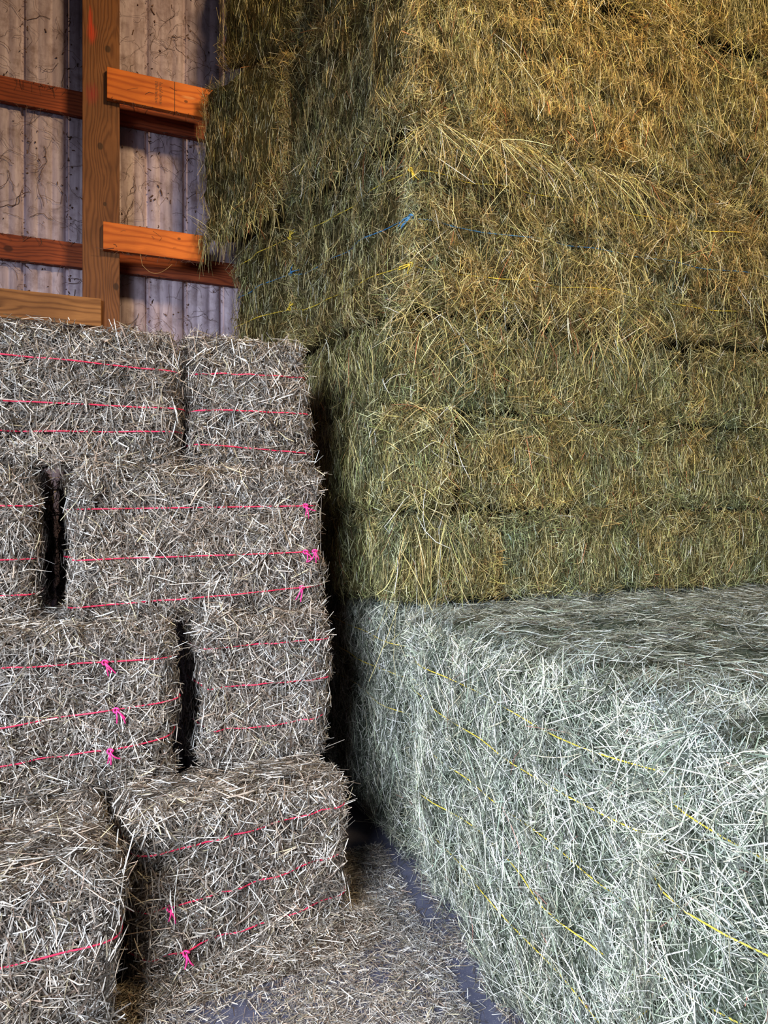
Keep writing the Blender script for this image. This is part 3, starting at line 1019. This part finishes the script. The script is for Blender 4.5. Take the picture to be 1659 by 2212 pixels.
A2 = bale('big_hay_bale', 'shaded hay bale against the wall with yellow and blue knots, above the straw stack', 'bale', UG,
          [(1.04, 3.93), (2.2, 3.93), (2.2, 4.34), (0.75, 4.34)], 2.54, [3.33, 3.33, 3.2, 3.17], kind='hay', faces='FL', dens=HD * 1.1, seed=72, r=0.07, amp=0.02, stripe=0.3,
          tw=[(0.30, 0.30, 'yellow_twine', dict(rad=0.0026, lift=-0.003, bury=0.006, knot=-0.95, ksize=1.0, knot_face='L')),
              (0.56, 0.56, 'blue_twine', dict(rad=0.0026, lift=-0.003, bury=0.006, knot=-0.95, ksize=1.0, knot_face='L')),
              (0.82, 0.82, 'yellow_twine', dict(rad=0.0026, lift=-0.003, bury=0.006, knot=-0.95, ksize=1.0, knot_face='L'))])
B1 = bale('big_hay_bale', 'big golden hay bale above the long drooping stems', 'bale', UG,
          [(1.33, 2.94), (4.0, 2.96), (4.0, 3.86), (1.02, 3.86)], [3.375, 3.37, 3.34, 3.34], [4.25, 4.24, 4.24, 4.24], kind='hay', faces='FL', dens=HD, seed=73, r=0.08, amp=0.044, stripe=0.55)
bale('big_hay_bale', 'golden hay bale at the right edge beside the one above the drooping stems', 'bale', UG, rect(4.01, 4.8, 2.95, 3.86), 3.37, 4.22, kind='hay', faces='F', dens=HD, seed=74, r=0.09, amp=0.024, stripe=0.6)
B2 = bale('big_hay_bale', 'shaded hay bale overhanging towards the wall where the orange boards end', 'bale', UG,
          [(0.98, 3.87), (2.2, 3.87), (2.2, 4.34), (0.56, 4.34)], [3.34, 3.34, 3.2, 3.17], [4.24, 4.24, 4.22, 4.17], kind='hay', faces='FL', dens=HD * 1.1, seed=75, r=0.08, amp=0.024, stripe=0.5)
C1 = bale('big_hay_bale', 'golden hay bale of the topmost course at the upper right', 'bale', UG, [(1.36, 2.97), (4.8, 2.93), (4.8, 3.86), (1.1, 3.86)], 4.26, 5.1, kind='hay', faces='FL', dens=HD, seed=76, r=0.08, amp=0.026, stripe=0.5)
bale('big_hay_bale', 'shaded hay bale of the topmost course beside the wall', 'bale', UG, [(1.08, 3.87), (2.2, 3.87), (2.2, 4.34), (0.68, 4.34)], 4.25, 5.1, kind='hay', faces='FL', dens=HD, seed=77, r=0.07, amp=0.024, stripe=0.6)

# loose hay hanging over the edges
root, H, rng = A1
drape(root, H, 'F', -1.0, -0.76, 1.0, 260, rng, dirx=0.6, spreadx=0.7, L=(0.08, 0.24), out=(0.0, 0.06))
drape(root, H, 'F', -0.75, 0.2, 0.98, 620, rng, dirx=0.6, spreadx=0.8, L=(0.08, 0.30), out=(0.0, 0.045))
drape(root, H, 'F', -1.0, 0.9, 0.5, 500, rng, dirx=0.1, spreadx=1.0, L=(0.06, 0.26), out=(0.0, 0.02), jit=0.5)
drape(root, H, 'F', -1.0, 0.3, 0.08, 450, rng, dirx=-0.1, spreadx=1.0, L=(0.08, 0.26), out=(0.0, 0.03), jit=0.2)
root, H, rng = small[(2, 'corner')]
drape(root, H, 'F', -1.0, 1.0, 0.8, 260, rng, dirx=-0.3, spreadx=1.2, L=(0.06, 0.24), out=(0.0, 0.03), jit=0.5)
drape(root, H, 'L', -1.0, 0.6, 0.8, 260, rng, dirx=-0.1, spreadx=1.2, L=(0.06, 0.2), out=(0.0, 0.03), jit=0.5)
root, H, rng = small[(1, 'corner')]
drape(root, H, 'F', -1.0, 1.0, 0.7, 170, rng, spreadx=1.0, L=(0.06, 0.26), out=(0.0, 0.02), jit=0.8)
root, H, rng = small[(0, 'corner')]
drape(root, H, 'F', -1.0, 0.2, 0.9, 130, rng, spreadx=0.18, dirx=-0.1, L=(0.10, 0.36), out=(0.0, 0.04), jit=0.9)
root, H, rng = B1
drape(root, H, 'F', -1.0, 1.0, 0.6, 600, rng, spreadx=0.8, L=(0.06, 0.24), out=(0.0, 0.02), jit=0.6)
drape(root, H, 'F', -0.9, 1.0, 0.02, 420, rng, dirx=0.2, spreadx=1.2, L=(0.06, 0.2), out=(0.0, 0.03), jit=0.08)
drape(root, H, 'L', -1.0, 1.0, 0.03, 260, rng, dirx=0.0, spreadx=1.0, L=(0.05, 0.18), out=(0.0, 0.03), jit=0.1)
root, H, rng = B2
drape(root, H, 'L', -1.0, 1.0, 0.04, 320, rng, dirx=0.0, spreadx=0.9, L=(0.05, 0.2), out=(0.0, 0.03), jit=0.12)
root, H, rng = C1
drape(root, H, 'F', -1.0, 0.6, 0.03, 420, rng, dirx=0.1, spreadx=1.2, L=(0.06, 0.22), out=(0.0, 0.04), jit=0.1)
root, H, rng = base_near
drape(root, H, 'L', 0.0, 1.0, 0.7, 500, rng, pal='pale', dirx=-0.9, spreadx=0.8, L=(0.06, 0.2), out=(0.0, 0.02), jit=0.9)
root, H, rng = base_mid
drape(root, H, 'L', -1.0, 1.0, 0.6, 500, rng, pal='pale', dirx=0.3, spreadx=1.2, L=(0.06, 0.2), out=(0.0, 0.015), jit=0.7)

# ================================================================== straw litter on the floor
rng = np.random.default_rng(9)


def mound(a, b):
    """height of the chaff over the floor, heaped along the foot of the bale"""
    h = (0.045 + 0.05 * np.clip(a, 0, 1)) * np.exp(-((b - 2.47 - 0.125 * (a - 0.13)) / 0.10) ** 2) * np.clip((1.12 - a) / 0.2, 0, 1) * np.clip((a + 0.1) / 0.2, 0, 1)
    return h


def bare(a, b):
    """0 where the floor lies bare, 1 where straw covers it"""
    P = np.stack([a, b, a * 0], 1)
    wob = lump(P * 1.8) * 0.05
    mid = 1.185 + 0.14 * (b - 2.09) + 0.25 * wob
    k = 1 - 0.97 * np.exp(-((a - mid) / 0.05) ** 4)
    k = np.maximum(k, 0.8 * np.exp(-((b - 2.38) / 0.13) ** 4))
    k = np.where(a > mid + 0.07, 0.12, k)
    patch = np.exp(-((a - 0.43) / 0.13) ** 2 - ((b - 2.28) / 0.07) ** 2) + 0.8 * np.exp(-((a - 0.92) / 0.05) ** 2 - ((b - 2.29) / 0.05) ** 2)
    k = k * (1 - 0.93 * np.clip(patch * 1.3 + wob * 5, 0, 1))
    return np.clip(k, 0.02, 1)


ga, gb = np.meshgrid(np.linspace(-0.2, 1.15, 46), np.linspace(2.15, 2.85, 30), indexing='ij')
gh = mound(ga.ravel(), gb.ravel()) - 0.022
Vg = np.array([W(a, b, z) for a, b, z in zip(ga.ravel(), gb.ravel(), gh)])
idx = np.arange(ga.size).reshape(ga.shape)
f = np.stack([idx[:-1, :-1], idx[1:, :-1], idx[1:, 1:], idx[:-1, 1:]], -1).reshape(-1, 4)
litter = link_mesh('straw_litter', np_mesh('straw_litter', Vg, f, smooth=True), MAT['straw_core'])
tag(litter, 'loose straw and chaff strewn over the floor between the two stacks', 'straw', kind='stuff')
n = 60000
a = rng.uniform(-0.3, 1.36, n)
b = rng.uniform(1.45, 3.2, n)
keep = rng.random(n) < bare(a, b)
a, b = a[keep], b[keep]
n = len(a)
P = np.array([W(x, y) for x, y in zip(a, b)])
P[:, 2] = mound(a, b) + np.abs(rng.normal(0, 0.008, n)) + 0.002
th = rng.uniform(0, 6.28, n)
D = np.stack([np.cos(th), np.sin(th), rng.normal(0, 0.1, n)], 1)
bn = Bunch()
L = np.exp(rng.normal(np.log(0.038), 0.5, n)).clip(0.012, 0.13)
bn.add(strands(P, np.tile(UPV, (n, 1)), D, L, rng.uniform(0.002, 0.005, n), pick_cols('chaff', n, rng), rng, K=2, curl=0.0))
tag(bn.build('chaff', MAT['straw'], litter), kind='stuff')
print('tris', sum(len(m.polygons) * 2 for m in bpy.data.meshes))
